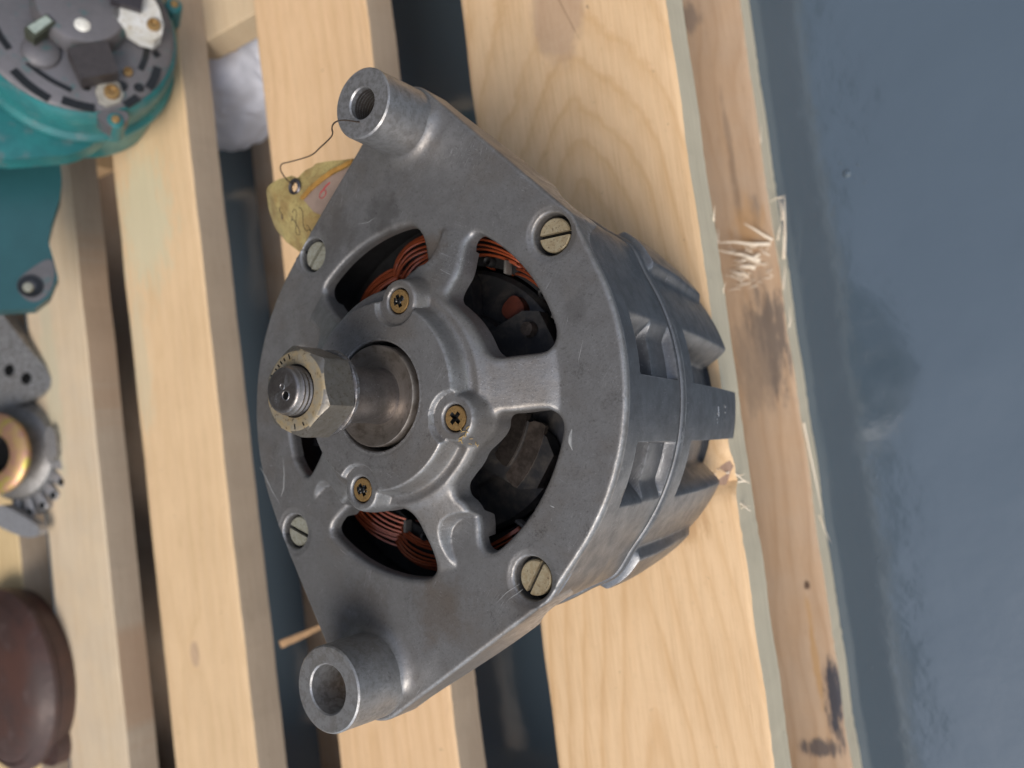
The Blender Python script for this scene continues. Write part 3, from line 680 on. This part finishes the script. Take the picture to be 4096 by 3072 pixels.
def board(name, x0, x1, y0, y1, z0, z1, mat, parent=PAL, seed=0, rough=.8, notch=None, lab=None):
    """sawn board lying along Y with slightly wavy, chipped long edges"""
    ny = int((y1 - y0) / 3.0); ys = np.linspace(y0, y1, ny + 1); V = []; F = []
    xsn = [0, .012, .03, .2, .4, .6, .8, .97, .988, 1]
    ring_n = 2 * len(xsn)
    for y in ys:
        eL = noise.noise(Vector((seed * 7.1, y * .03, 0))) * rough + noise.noise(Vector((seed * 3, y * .3, 4))) * rough * .25
        eR = noise.noise(Vector((seed * 5.3, y * .03, 9))) * rough + noise.noise(Vector((seed * 2, y * .35, 7))) * rough * .45
        ntc = 0
        if notch: 
            ny_, nw, nd = notch; u = abs(y - ny_) / nw
            if u < 1: ntc = nd * (1 - u ** 2) * (.75 + .5 * noise.noise(Vector((y * .25, 3, 3))))
        a, b = x0 + eL, x1 + eR
        for k, t in enumerate(xsn):
            x = a + (b - a) * t; dz = 0
            if t in (0, 1): dz = -.9
            elif t in (.012, .988): dz = -.22
            if ntc > 0 and t > .9: dz -= ntc; 
            V.append((x, y, z1 + dz + .25 * noise.noise(Vector((x * .04, y * .01, seed)))))
        for k, t in enumerate(reversed(xsn)):
            V.append((a + (b - a) * t, y, z0))
    n = ring_n
    for i in range(ny):
        for k in range(n): F.append([i * n + k, i * n + (k + 1) % n, (i + 1) * n + (k + 1) % n, (i + 1) * n + k])
    F.append(list(range(n))); F.append([ny * n + k for k in range(n)][::-1])
    V = [(x, y, z + FZ) for x, y, z in V]
    g = G(); g.add(V, F); o = g.obj(name, mat, parent, angle=30)
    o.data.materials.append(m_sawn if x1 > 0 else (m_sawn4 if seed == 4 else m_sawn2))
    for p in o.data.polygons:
        if abs(p.normal.x) > .8: p.material_index = 1  # long sides take a tint with the side light put into it
    if lab: o['label'] = lab
    return o
ZT, ZB = -118, -139.5
board('deck_board', -39, 60, -376, 360, ZB, ZT, m_wide, seed=1, notch=(-42, 9, 4.5), lab='wide knotty deck board under the grey alternator')
board('deck_board', -179, -96.5, -378, 420, ZB, ZT, m_w2, seed=2)
board('deck_board', -329, -248.5, -380, 460, ZB, ZT, m_w3, seed=3)
board('deck_board', -456, -381.5, -400, 500, ZB, ZT, m_w4, seed=4, lab='deck board with orange stains under the green alternator')
board('deck_board', -600, -499, -450, 560, ZB, ZT, m_w5, seed=5)
ZS, ZS2 = -234, -253.6
board('bottom_board', -42, 60, -376, 360, ZS2, ZS, m_bot, seed=6, rough=.9, lab='stained splintered bottom board along the floor edge')
board('bottom_board', -326, -232, -360, 420, ZS2, ZS, m_bot2, seed=7)
board('bottom_board', -620, -500, -450, 560, ZS2, ZS, m_bot3, seed=8)
def xboard(name, x0, x1, y0, y1, z0, z1, mat, seed): 
    return G().box((x0, y0, z0 + FZ), (x1, y1, z1 + FZ), 1.0).obj(name, mat, PAL, smooth=False)
m_str = wood_mat('stringer_wood', 11.0, 300, (.62, .48, .31), (.52, .36, .21), period=12, contrast=.4)
xboard('stringer', -640, 52, 256, 356, -161, ZB - .3, m_str, 1)
xboard('stringer', -640, 52, -375, -276, -161, ZB - .3, m_str, 2)
for x0, x1 in ((-620, -505), (-350, -255), (-40, 50)):
    xboard('block', x0, x1, 262, 350, ZS + .4, -161.3, m_w2, 3)
    xboard('block', x0, x1, -370, -282, ZS + .4, -161.3, m_w2, 4)
# torn splinters
def splinter(pts, w, parent, mat=m_raw, name='splinter'):
    P = [Vector((p[0], p[1], p[2] + FZ)) for p in pts]; n = len(P)
    rs = [w * (1 - .85 * (i / (n - 1)) ** 1.5) for i in range(n)]
    return G().tube(P, rs, 4).obj(name, mat, parent, smooth=False)
def sp(x, y, z, dx, dy, dz, w, k=4, j=1.0):
    pts = [(x + dx * t + random.uniform(-j, j) * (t > 0) * .5, y + dy * t + random.uniform(-j, j) * (t > 0) * .5, z + dz * t) for t in np.linspace(0, 1, k)]
    return splinter(pts, w * .75, PAL)
for a in ((59, 66, -233.5, -10, 10, 9, 1.3), (58, 64, -233, -24, 5.5, 10, 1.6), (34, 69.5, -223, -.5, 8, -3, .9), (52, 57, -233, -22, 10, 8, 1.2), (51, 56.5, -233, -8, 5.5, 7, 1.7), (48, 53.5, -233, -6, 2, 5, 2.0), (52, 60, -233, -12, -3, 4, 1.4), (44, 50, -233, -8, 4, 3, 1.2),
          (62, 56, -240, 6, 32, 3, 1.3), (64, 76, -240, 1, 12, 1, 1.0), (66, 88, -240, -7, 0, 0, .7), (60.5, 40, -236, 3, 12, 2, .7), (60.5, 20, -236, 3, 10, 3, .6), (61, 66, -238, 3, 8, 2, .8), (60.8, -30, -236, 1.5, -48, -3, .9), (61, -78, -239, 4, -14, 0, .5), (60, 118, -236, 2.5, 9, 2, .5),
          (60.5, 62, -138.5, 1.0, 6, 0, .6), (60.4, 31, -138, 1.2, 5, 0, .5), (-38.5, 128, -130, -3.5, 6, 2, .5), (-38.6, 112, -130, -2, 8, 2, .5)) :
    sp(*a)
for k in range(48):
    x = random.uniform(38, 57); y = random.uniform(44, 66); sp(x, y, -233.8, random.uniform(-7, -1), random.uniform(-2, 5), random.uniform(1, 5), random.uniform(.2, .6), 3)
splinter([(-248.5, -128, -146), (-236, -124, -152), (-222, -119, -158), (-208, -114, -164)], 3.2, PAL, simple_mat('orange_sliver', (.42, .25, .12), .7))
# the broken edge of the wide board: a split chunk and fibres
ch = G().prism([(52, -30), (57.5, -33), (59.5, -40), (55, -48), (49, -47), (47, -38)], -127 + FZ, -120.6 + FZ).obj('split_chunk', wood_mat('knot_wood', 12, 50, (.40, .27, .20), (.28, .17, .12), period=2.5), PAL, smooth=False)
for k in range(30):
    y = random.uniform(-58, -38); x = random.uniform(52, 60.5); sp(x, y, -120.5 + random.uniform(-4, 0), random.uniform(-1, 5), random.uniform(-5, 5), random.uniform(-4, 2.5), random.uniform(.25, .7), 3)

# ------------------------------------------------------------------ floor
def floor_mat():
    g = NG('painted_floor'); n = g.noise(g.co, .006, 4, .6); n2 = g.noise(g.co, .035, 4, .55); n3 = g.noise(g.co, .3, 4, .6)
    col = g.mix(n, (.060, .086, .112), (.069, .097, .122))
    col = g.mix(g.rng(n3, .72, .80, 0, .3), col, (.3, .33, .35))
    h = g.math('ADD', g.math('MULTIPLY', g.noise(g.co, .012, 2, .4), 5.0), g.math('ADD', g.math('MULTIPLY', g.noise(g.co, .09, 3, .55), .40), g.math('MULTIPLY', n3, .03)))
    g.bump(h, .5, 1.0)
    return g.fin(col, g.rng(n, .3, .7, .08, .12), 0.0, Specular_IOR_Level=1.0, Coat_Weight=.5, Coat_Roughness=.07, Coat_IOR=1.6)
fm = floor_mat()
fl = link_mesh('floor', [(-6000, -6000, 0), (6000, -6000, 0), (6000, 6000, 0), (-6000, 6000, 0)], [(0, 1, 2, 3)], fm, smooth=False)
tag(fl, kind='structure')
g = G()
for (x, y, r) in ((96, 95, 2.0), (94, 101, .6), (102, 98, .7), (100, 92, .5), (104, 88, .6), (88, -62, .8), (83, -105, .7), (80, -118, .6), (72, -160, .6)):
    g.lathe([(0, .5 * r), (r * .7, .4 * r), (r, 0)], 12, (x, y))
pim = g.obj('paint_pimple', fm, fl)

# ------------------------------------------------------------------ added unseen roof and walls to shade the scene and mirror in floor and metal
m_shade_roof = simple_mat('shade_roof_grey', (.16, .155, .15), .8, 0, .15, .002, 0)
rf = G().box((-3600, -4500, 3000), (-480, 3200, 3120)).obj('unseen_shade_roof', m_shade_roof, None, smooth=False); tag(rf, kind='structure')
wl = G().box((-3720, -4500, 1), (-3601, 4500, 3119)).obj('unseen_shade_wall', simple_mat('shade_wall_grey', (.42, .41, .39), .9, 0, .1, .002, 0), None, smooth=False); tag(wl, kind='structure')
w2 = G().box((-3600, 3201, 1), (4200, 3320, 3119)).obj('unseen_shade_wall_side', simple_mat('shade_wall_side_grey', (.30, .29, .27), .9, 0, .1, .002, 0), None, smooth=False); tag(w2, kind='structure')  # added unseen wall, cuts the sky light from this side

# ------------------------------------------------------------------ white bag under the pallet
def bag():
    bm = bmesh.new(); bmesh.ops.create_icosphere(bm, subdivisions=5, radius=1)
    for v in bm.verts:
        p = v.co.copy(); n = noise.noise(p * 1.7 + Vector((3, 1, 7))) * .22 + abs(noise.noise(p * 4.2)) * .12
        p *= 1 + n; v.co = Vector((-300 + p.x * 62, 268 + p.y * 46, 52 + p.z * 50)) * MM
        v.co.z = max(v.co.z, .0005)
    return from_bm('plastic_bag', bm, simple_mat('white_plastic', (.62, .63, .70), .5, 0, .12, .05, .2))
b_ = bag(); tag(b_, 'crumpled pale lilac white bag lying on the floor beneath the pallet', 'bag')

# ------------------------------------------------------------------ tag and wire hung on the narrow boss
def tag_mat():
    g = NG('oiled_card'); n = g.noise(g.co, .09, 5, .65); n2 = g.noise(g.co, .5, 4, .6); f = g.noise(g.scale(g.co, (.25, .06, .2)), 1, 3)
    col = g.mix(g.rng(n, .4, .62, 0, 1), (.41, .33, .14), (.30, .21, .085)); col = g.mix(g.rng(n2, .55, .72, 0, .5), col, (.24, .16, .06))
    d = g.dist(g.co, (-52, 66, 236)); col = g.mix(g.rng(d, 4, 24, .75, 0), col, (.20, .10, .03)); cr_ = g.noise(g.add(g.co, (5, 5, 5)), .22, 5, .7, 1.2); col = g.mix(g.math('MULTIPLY', g.math('COMPARE', cr_, .5, .012), .5), col, (.10, .07, .03))
    for p in ((-66, 94.5, 234), (-68.5, 89.5, 234), (-54, 90.5, 234)):
        d = g.dist(g.co, p); d = g.math('ADD', d, g.math('MULTIPLY', n2, 2.0)); col = g.mix(g.rng(d, 1.3, 2.2, .75, 0), col, (.02, .16, .13))
    g.bump(n, .5, 1.4); return g.fin(col, .30, 0)
TAG = empty('paper_tag', (-58, 78, FZ - 22)); tag(TAG, 'creased yellowed card tag with eyelet hanging behind the grey cover plate', 'tag')
m_tag = tag_mat()
def sheet(poly, zf, th, mat, name, hole=None, sub=1.6):
    """thin curled card, height zf(x,y); world mm"""
    P = np.array(poly, float); x0, y0 = P.min(0) - 1; x1, y1 = P.max(0) + 1
    S = lambda X, Y: (np.minimum(poly_sdf(X, Y, P), np.hypot(X - hole[0], Y - hole[1]) - hole[2]) if hole else poly_sdf(X, Y, P))
    o = relief(name, S, lambda x, y: zf(x, y), x0, x1, y0, y1, .9, lambda x, y: np.full_like(x, .01), lambda x, y, z: z - th, mat, TAG)
    me = o.data
    base = TAG.location
    for v in me.vertices: v.co = v.co - base
    for l in o.data.materials: pass
    return o
zt0 = FZ - 20
m_tag_l = m_tag
TAGP = [(-63.5, 93.9), (-60.8, 92.3), (-57.0, 94.6), (-53.4, 95.2), (-52.4, 96.0), (-47.0, 95.4), (-30, 92.0), (-30, 75), (-48, 60), (-62.0, 60.5), (-65.6, 64.2), (-73.0, 70.0), (-79.6, 76.2), (-81.6, 79.4), (-82.2, 84.2), (-79.6, 91.3), (-76.4, 93.0), (-70.0, 94.2)]
zc = lambda x, y: zt0 + .06 * (x + 60) + 1.0 * np.sin((x + y) * .09) - .42 * np.abs(.62 * (x + 79) + .78 * (y - 90) - 4.0) * .5 - .25 * np.maximum(0, -(x + 74)) + .35 * np.sin(x * .9 + y * .5) * .3
# the card with coordinates relative to the tag's own origin: keep the material in tag space
sheet(TAGP, zc, .4, m_tag, 'card', hole=(-61.5, 88.6, 2.0))
inner = [(-56.0, 82.0), (-50, 86), (-44, 88.5), (-34, 90), (-30, 74), (-44, 72), (-51, 76)]
m_lil = simple_mat('lilac_paper', (.30, .22, .175), .6, 0, .2, .1)
sheet(inner, lambda x, y: zc(x, y) + 1.0, .3, m_lil, 'paper_slip')
fold = [(-57.5, 83.0), (-51, 87.6), (-44, 90.6), (-33, 92), (-33, 90.5), (-43, 88.8), (-50, 85.8), (-56.0, 81.8)]
sheet(fold, lambda x, y: zc(x, y) + 1.8, .5, simple_mat('orange_fold', (.45, .24, .06), .45, 0, .3, .2), 'fold')
def tagrel(g):
    b = TAG.location / MM; g.v = [(x - b.x, y - b.y, z - b.z) for x, y, z in g.v]; return g
zh = float(zc(-61.5, 88.6))
tagrel(G().lathe([(1.9, zh - .5), (1.8, zh + .4), (2.6, zh + .75), (3.3, zh + .3), (3.3, zh + .0)], 32, (-61.5, 88.6))).obj('eyelet', simple_mat('grey_eyelet', (.13, .12, .13), .35, .8, .3), TAG)
ink = simple_mat('ink', (.06, .045, .03), .6); red = simple_mat('red_ink', (.45, .04, .05), .6)
def stroke(g, pts, w=.13):
    P = chaikin(pts, 2)[:-3]; g.tube([(x, y, float(zc(x, y)) + .08) for x, y in P], w, 4)
g = G()
stroke(g, [(-64, 78), (-62, 80.5), (-60.5, 78.5), (-63, 75), (-65, 72), (-63.5, 70), (-62, 71.5), (-63, 75), (-65, 77.5), (-66, 76), (-64, 78)])
stroke(g, [(-60, 79), (-58, 80), (-57, 77), (-59, 73), (-57.5, 70), (-56, 71), (-54, 68.5)])
stroke(g, [(-58, 68), (-55, 67), (-52, 68), (-49, 66), (-50, 64.5)])
stroke(g, [(-70, 84), (-72, 82), (-70, 80), (-72, 78)], .16)
tagrel(g).obj('handwriting', ink, TAG)
g = G(); P = [(-49, 82), (-47, 84), (-45, 82.5), (-47, 80), (-49, 81.5), (-46, 85), (-43, 86.5)]
g.tube([(x, y, float(zc(x, y)) + 1.15) for x, y in chaikin(P, 2)], .15, 4); tagrel(g).obj('red_mark', red, TAG)
W = [(5.0, 85.5, 8), (4.0, 85.2, 14), (3.0, 84.8, 19.5), (1.0, 84.2, 21.0), (-4, 85.0, 17), (-10.0, 86.5, 10), (-18, 87.6, 5), (-26.4, 89.1, 0), (-34, 90.0, -4.5), (-42.6, 91.9, -8), (-54, 94.6, -12), (-60.0, 96.2, -14), (-63.2, 96.4, -16), (-64.4, 95.4, -17), (-64.8, 94.2, -18.3), (-64.0, 92.6, -18.6), (-62.6, 91.4, -18), (-61.8, 90.2, -18.4), (-61.6, 89.6, -20.5)]
P = W
for _ in range(2):
    Q = [P[0]]
    for a, b in zip(P[:-1], P[1:]): Q += [tuple(np.array(a) * .75 + np.array(b) * .25), tuple(np.array(a) * .25 + np.array(b) * .75)]
    P = Q + [P[-1]]
wr = G().tube([(x, y, z + FZ) for x, y, z in P], .25, 6).obj('binding_wire', simple_mat('rusty_wire', (.12, .09, .07), .4, .8, .4))
tag(wr, 'thin bent dark wire from the narrow boss hole to the card tag', 'wire')

# ------------------------------------------------------------------ green alternator, upper left
m_teal = aged('teal_paint', (.026, .175, .175), (.018, .13, .135), (.10, .15, .15), .24, 0.0, .045, 3)
m_gcast = aged('green_grey_cast', (.155, .145, .15), (.13, .125, .13), (.06, .14, .14), .45, .45, .06, 5)
m_white = aged('white_plastic_holder', (.62, .62, .60), (.52, .50, .44), (.35, .27, .16), .4, 0, .12, 6)
GA = empty('green_alternator', (-251.4, 240.4, FZ - 59.1))
ax_n = Vector((.876, .047, .480)).normalized(); vx = Vector((.47, -.17, -.865)); vx = (vx - ax_n * vx.dot(ax_n)).normalized(); vy = ax_n.cross(vx)
GA.rotation_mode = 'QUATERNION'; GA.rotation_quaternion = Matrix((vx, vy, ax_n)).transposed().to_quaternion()
tag(GA, 'teal green painted alternator lying tilted, its grey slotted end cover facing up', 'alternator')
CG = (-3, -1); RG = 52.5
G().lathe([(0, -2), (RG - 1.5, -2), (RG, -4), (RG + .5, -14), (RG - 1.2, -16), (RG - 1.2, -30), (RG + 1.5, -33), (RG + 1.5, -37), (RG - 2, -40), (RG - 4, -72), (40, -78), (0, -78)], 90, CG).obj('body', m_teal, GA)
cv = G().lathe([(0, 0), (20, 0.3), (48, 0.3), (50.5, -1.2), (51, -4), (51, -7)], 90, CG).obj('end_cover', m_gcast, GA)
G().lathe([(0, 12), (19, 12), (22, 11), (24, 8), (25, 0)], 60, (-1, 5)).obj('brush_drum', m_gcast, GA)
G().lathe([(0, 5), (5, 5), (9, 2.5), (10, 0)], 40, (-18, -23)).obj('domed_boss', m_gcast, cv)
def slot(P, w, name='vent_slot'):
    g = G(); Q = chaikin_open(P)
    L = []; Rr = []
    for a in range(len(Q)):
        d = np.array(Q[min(a + 1, len(Q) - 1)]) - np.array(Q[max(a - 1, 0)]); d = d / np.linalg.norm(d); nn = np.array((-d[1], d[0])) * w / 2
        L.append(tuple(np.array(Q[a]) + nn)); Rr.append(tuple(np.array(Q[a]) - nn))
    g.prism(L + Rr[::-1], .1, .75); return g.obj(name, m_blk, cv)
def chaikin_open(P):
    P = [np.array(p, float) for p in P]
    for _ in range(2):
        Q = [P[0]]
        for a, b in zip(P[:-1], P[1:]): Q += [a * .75 + b * .25, a * .25 + b * .75]
        P = Q + [P[-1]]
    return P
for P, w in (([(-40, -15), (-37.5, -19.7), (-32.7, -25.5)], 3.2), ([(-24, -31), (-14, -37.5), (-2, -41.5)], 2.6), ([(-30, -37), (-22, -44), (-12, -49)], 4.2), ([(-6, -48), (2, -49.2), (10, -49)], 4.6),
             ([(25, -43.5), (31, -37.0)], 4.6), ([(36, -30), (38.5, -24), (39.8, -16)], 4.6), ([(33.5, -6), (33, -13), (31, -20)], 3.4), ([(37.2, -6.5), (39.8, -9.6)], 3.6), ([(40, 10), (37, 22)], 3.6), ([(-44, 0), (-44, 14)], 4), ([(28, 34), (18, 41)], 4)): slot(P, w)
G().prism([(-5.3, -23.7), (13.4, -14.4), (20.2, -31.0), (2.7, -39.5)][::-1], 2, 13).obj('black_capacitor', simple_mat('dark_plastic', (.045, .038, .038), .45), GA)
G().prism([(-26, -18.5), (-16.5, -7.2), (-12, -11), (-21, -23.0)][::-1], 3, 13).obj('terminal_shroud', simple_mat('dark_green_plastic', (.05, .055, .035), .5), GA)
G().prism([(-24.3, -17.5), (-16.6, -8.6), (-13.5, -11), (-20.5, -20.4)][::-1], 8, 13.8).obj('pale_terminal', simple_mat('grey_green_plastic', (.34, .40, .35), .4), GA)
G().prism(chaikin([(13.5, 8.5), (15.5, -0.5), (34.6, -8.4), (42, -0.1), (36.5, 17.9), (29.6, 20), (28.0, 10.7)], 1)[::-1], 2, 12).obj('white_holder', m_white, GA)
G().prism([(12.9, 8.1), (28.6, 7.5), (29.3, 22), (13.2, 24)][::-1], 8, 16).obj('black_regulator', simple_mat('dark_plastic2', (.035, .03, .035), .4), GA)
G().prism(chaikin([(8.4, -35.8), (19.5, -28.9), (25.2, -41.1), (12.9, -48.9)], 1)[::-1], .4, 2.2).obj('pale_washer_plate', simple_mat('pale_plate', (.36, .34, .29), .5), GA)
for (x, y, r, z) in ((35.5, 2.5, 3.8, 12.5), (17.7, -38.4, 4.2, 3.2), (24.8, -23.4, 2.6, 1.0)):
    G().lathe([(0, z + .5), (r * .35, z + .6), (r * .55, z + 1.8), (r * .9, z + 1.6), (r, z + .2), (r, 0)], 20, (x, y)).obj('bolt_head', m_brass, GA)
for (x, y, r) in ((22.5, -32.0, 2.6), (31.1, -30.9, 2.4), (5, -37.5, 1.8)): G().lathe([(0, .9), (r, .9), (r + .5, .2)], 16, (x, y)).obj('vent_hole', m_blk, cv)
G().lathe([(0, 13.0), (2.6, 12.9), (4.0, 12.0)], 16, (0.5, -7.9)).obj('white_paint_spot', simple_mat('white_paint', (.8, .78, .7), .5), GA)
for x, y in ((20.8, -52.2), (46.0, 27), (-50, -38), (-30, 48)):
    e = G().lathe([(0, -1), (3.6, -1), (4.6, -2.2), (5.2, -20)], 24, (x, y)).obj('screw_ear', m_teal, GA)
    G().lathe([(0, .3), (1.8, .3), (2.3, -.3), (2.3, -2)], 16, (x, y)).obj('ear_screw', m_brass, e)
G().prism(chaikin([(11, -49.6), (25, -44.5), (28, -50), (20, -58.0), (12, -54)], 1)[::-1], -14, -1.8).obj('bare_patch', m_gcast, GA)
G().prism(chaikin([(-70, 20), (-30, 44), (20, 46), (34, 10), (22, -38), (12, -52), (0, -62), (-12, -66), (-38, -74), (-80, -70)], 1)[::-1], -52, -38).obj('rear_flange', m_teal, GA)
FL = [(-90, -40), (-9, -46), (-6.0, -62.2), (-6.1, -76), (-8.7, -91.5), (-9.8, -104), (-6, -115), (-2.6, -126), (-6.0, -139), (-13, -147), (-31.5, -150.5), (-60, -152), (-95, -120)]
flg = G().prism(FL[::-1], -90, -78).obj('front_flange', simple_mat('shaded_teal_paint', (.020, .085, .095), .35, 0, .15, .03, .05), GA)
G().lathe([(0, -74.0), (2.5, -74.2), (3.0, -76)], 20, (-17.6, -135)).obj('flange_bolt', m_zincp, flg)
G().lathe([(3, -77), (6.6, -76.6), (7.2, -77.9)], 30, (-16.6, -133.6)).obj('bolt_recess', m_blk, flg)
G().prism(chaikin([(-26, -134), (-17, -122), (-6.6, -113), (-4, -126), (-7, -139), (-16, -145)], 2)[::-1], -78.3, -77.4).obj('bare_lug_face', m_gcast, flg)

# ------------------------------------------------------------------ small grey alternator with gold ring, left edge
SA = empty('small_alternator', (-468, 15, FZ - 116)); SA.rotation_euler = (0, R(20), 0)
tag(SA, 'small silver cast alternator with iridescent gold ring, cut off at left edge', 'alternator')
m_sil = cast_mat('bright_cast', (.15, .145, .14), (.24, .235, .23), .7, .6, .4, 9.0)
m_sil2 = cast_mat('bright_cast_fin', (.24, .24, .25), (.36, .36, .38), .4, .6, .38, 10.0)
G().lathe([(0, 18), (20, 18), (33, 13), (36, 8), (38, -2), (0, -2)], 60).obj('housing', m_sil, SA)
def gold():
    g = NG('iridescent_zinc'); n = g.noise(g.co, .06, 2, .5); col = g.ramp(n, [(0, (.40, .28, .09)), (.42, (.42, .27, .12)), (.5, (.38, .20, .15)), (.58, (.36, .30, .07)), (1, (.26, .30, .12))])
    return g.fin(col, .38, .6)
G().lathe([(14, 31), (16, 33), (26, 33), (29, 31), (29, 28), (24, 26), (20, 18)], 60).obj('gold_ring', gold(), SA)
G().lathe([(0, 22), (14, 22), (14.2, 31.2)], 40).obj('ring_bore', m_blk, SA)
for k, a_ in enumerate((-96, -80, -65, -50, -35, -20)):
    a = R(a_); mt = Matrix.Rotation(a, 4, 'Z')
    f_ = G().box((34, -3.6, 0), (48, 3.6, 12), 1.6, mt).obj('fin', m_sil2, SA)
    G().lathe([(0, 12.5), (2.2, 12.5), (2.6, 12.0)], 14, (45 * math.cos(a), 45 * math.sin(a))).obj('fin_hole', m_blk, f_)
G().prism(chaikin([(-20, -48), (8, -62), (20, -62), (24, -56), (6, -44), (-12, -34)], 2), 12, 20).obj('mounting_lug', m_sil2, SA)
G().prism(chaikin([(-30, 30), (6, 34), (34, 40), (38, 52), (14, 82), (-10, 118), (-40, 122)], 1), -2, 12).obj('bracket', m_sil, SA)
for (x, y) in ((16, 52), (2, 60)): G().lathe([(0, 12.8), (4.0, 12.8), (4.6, 12.2)], 18, (x, y)).obj('bracket_hole', m_blk, SA)
G().prism(chaikin([(30, -12), (40, -10), (41, 12), (32, 16)], 1), 2, 17).obj('clip', m_sil, SA)

# ------------------------------------------------------------------ brown drum, lower left
m_br = aged('brown_paint', (.075, .036, .028), (.048, .026, .022), (.085, .055, .05), .42, 0.0, .03, 3)
BD = G().lathe([(0, 31), (25, 30.5), (44, 28), (56, 24), (62, 19), (65, 14), (65.5, 9), (63, 0), (0, 0)], 72).obj('brown_drum', m_br)
BD.location = Vector((-500, -150, FZ - 118)) * MM
tag(BD, 'round dark brown painted metal drum cut off at the lower left corner', 'drum')
lip = G().lathe([(60, 22.2), (66.5, 17), (67, 14), (65, 12)], 72).obj('rim', m_br, BD)
bp = G().prism(chaikin([(-10, -50), (40, -66), (52, -48), (40, -20), (-10, -20)], 2), 0, 10).obj('foot', m_br, BD)
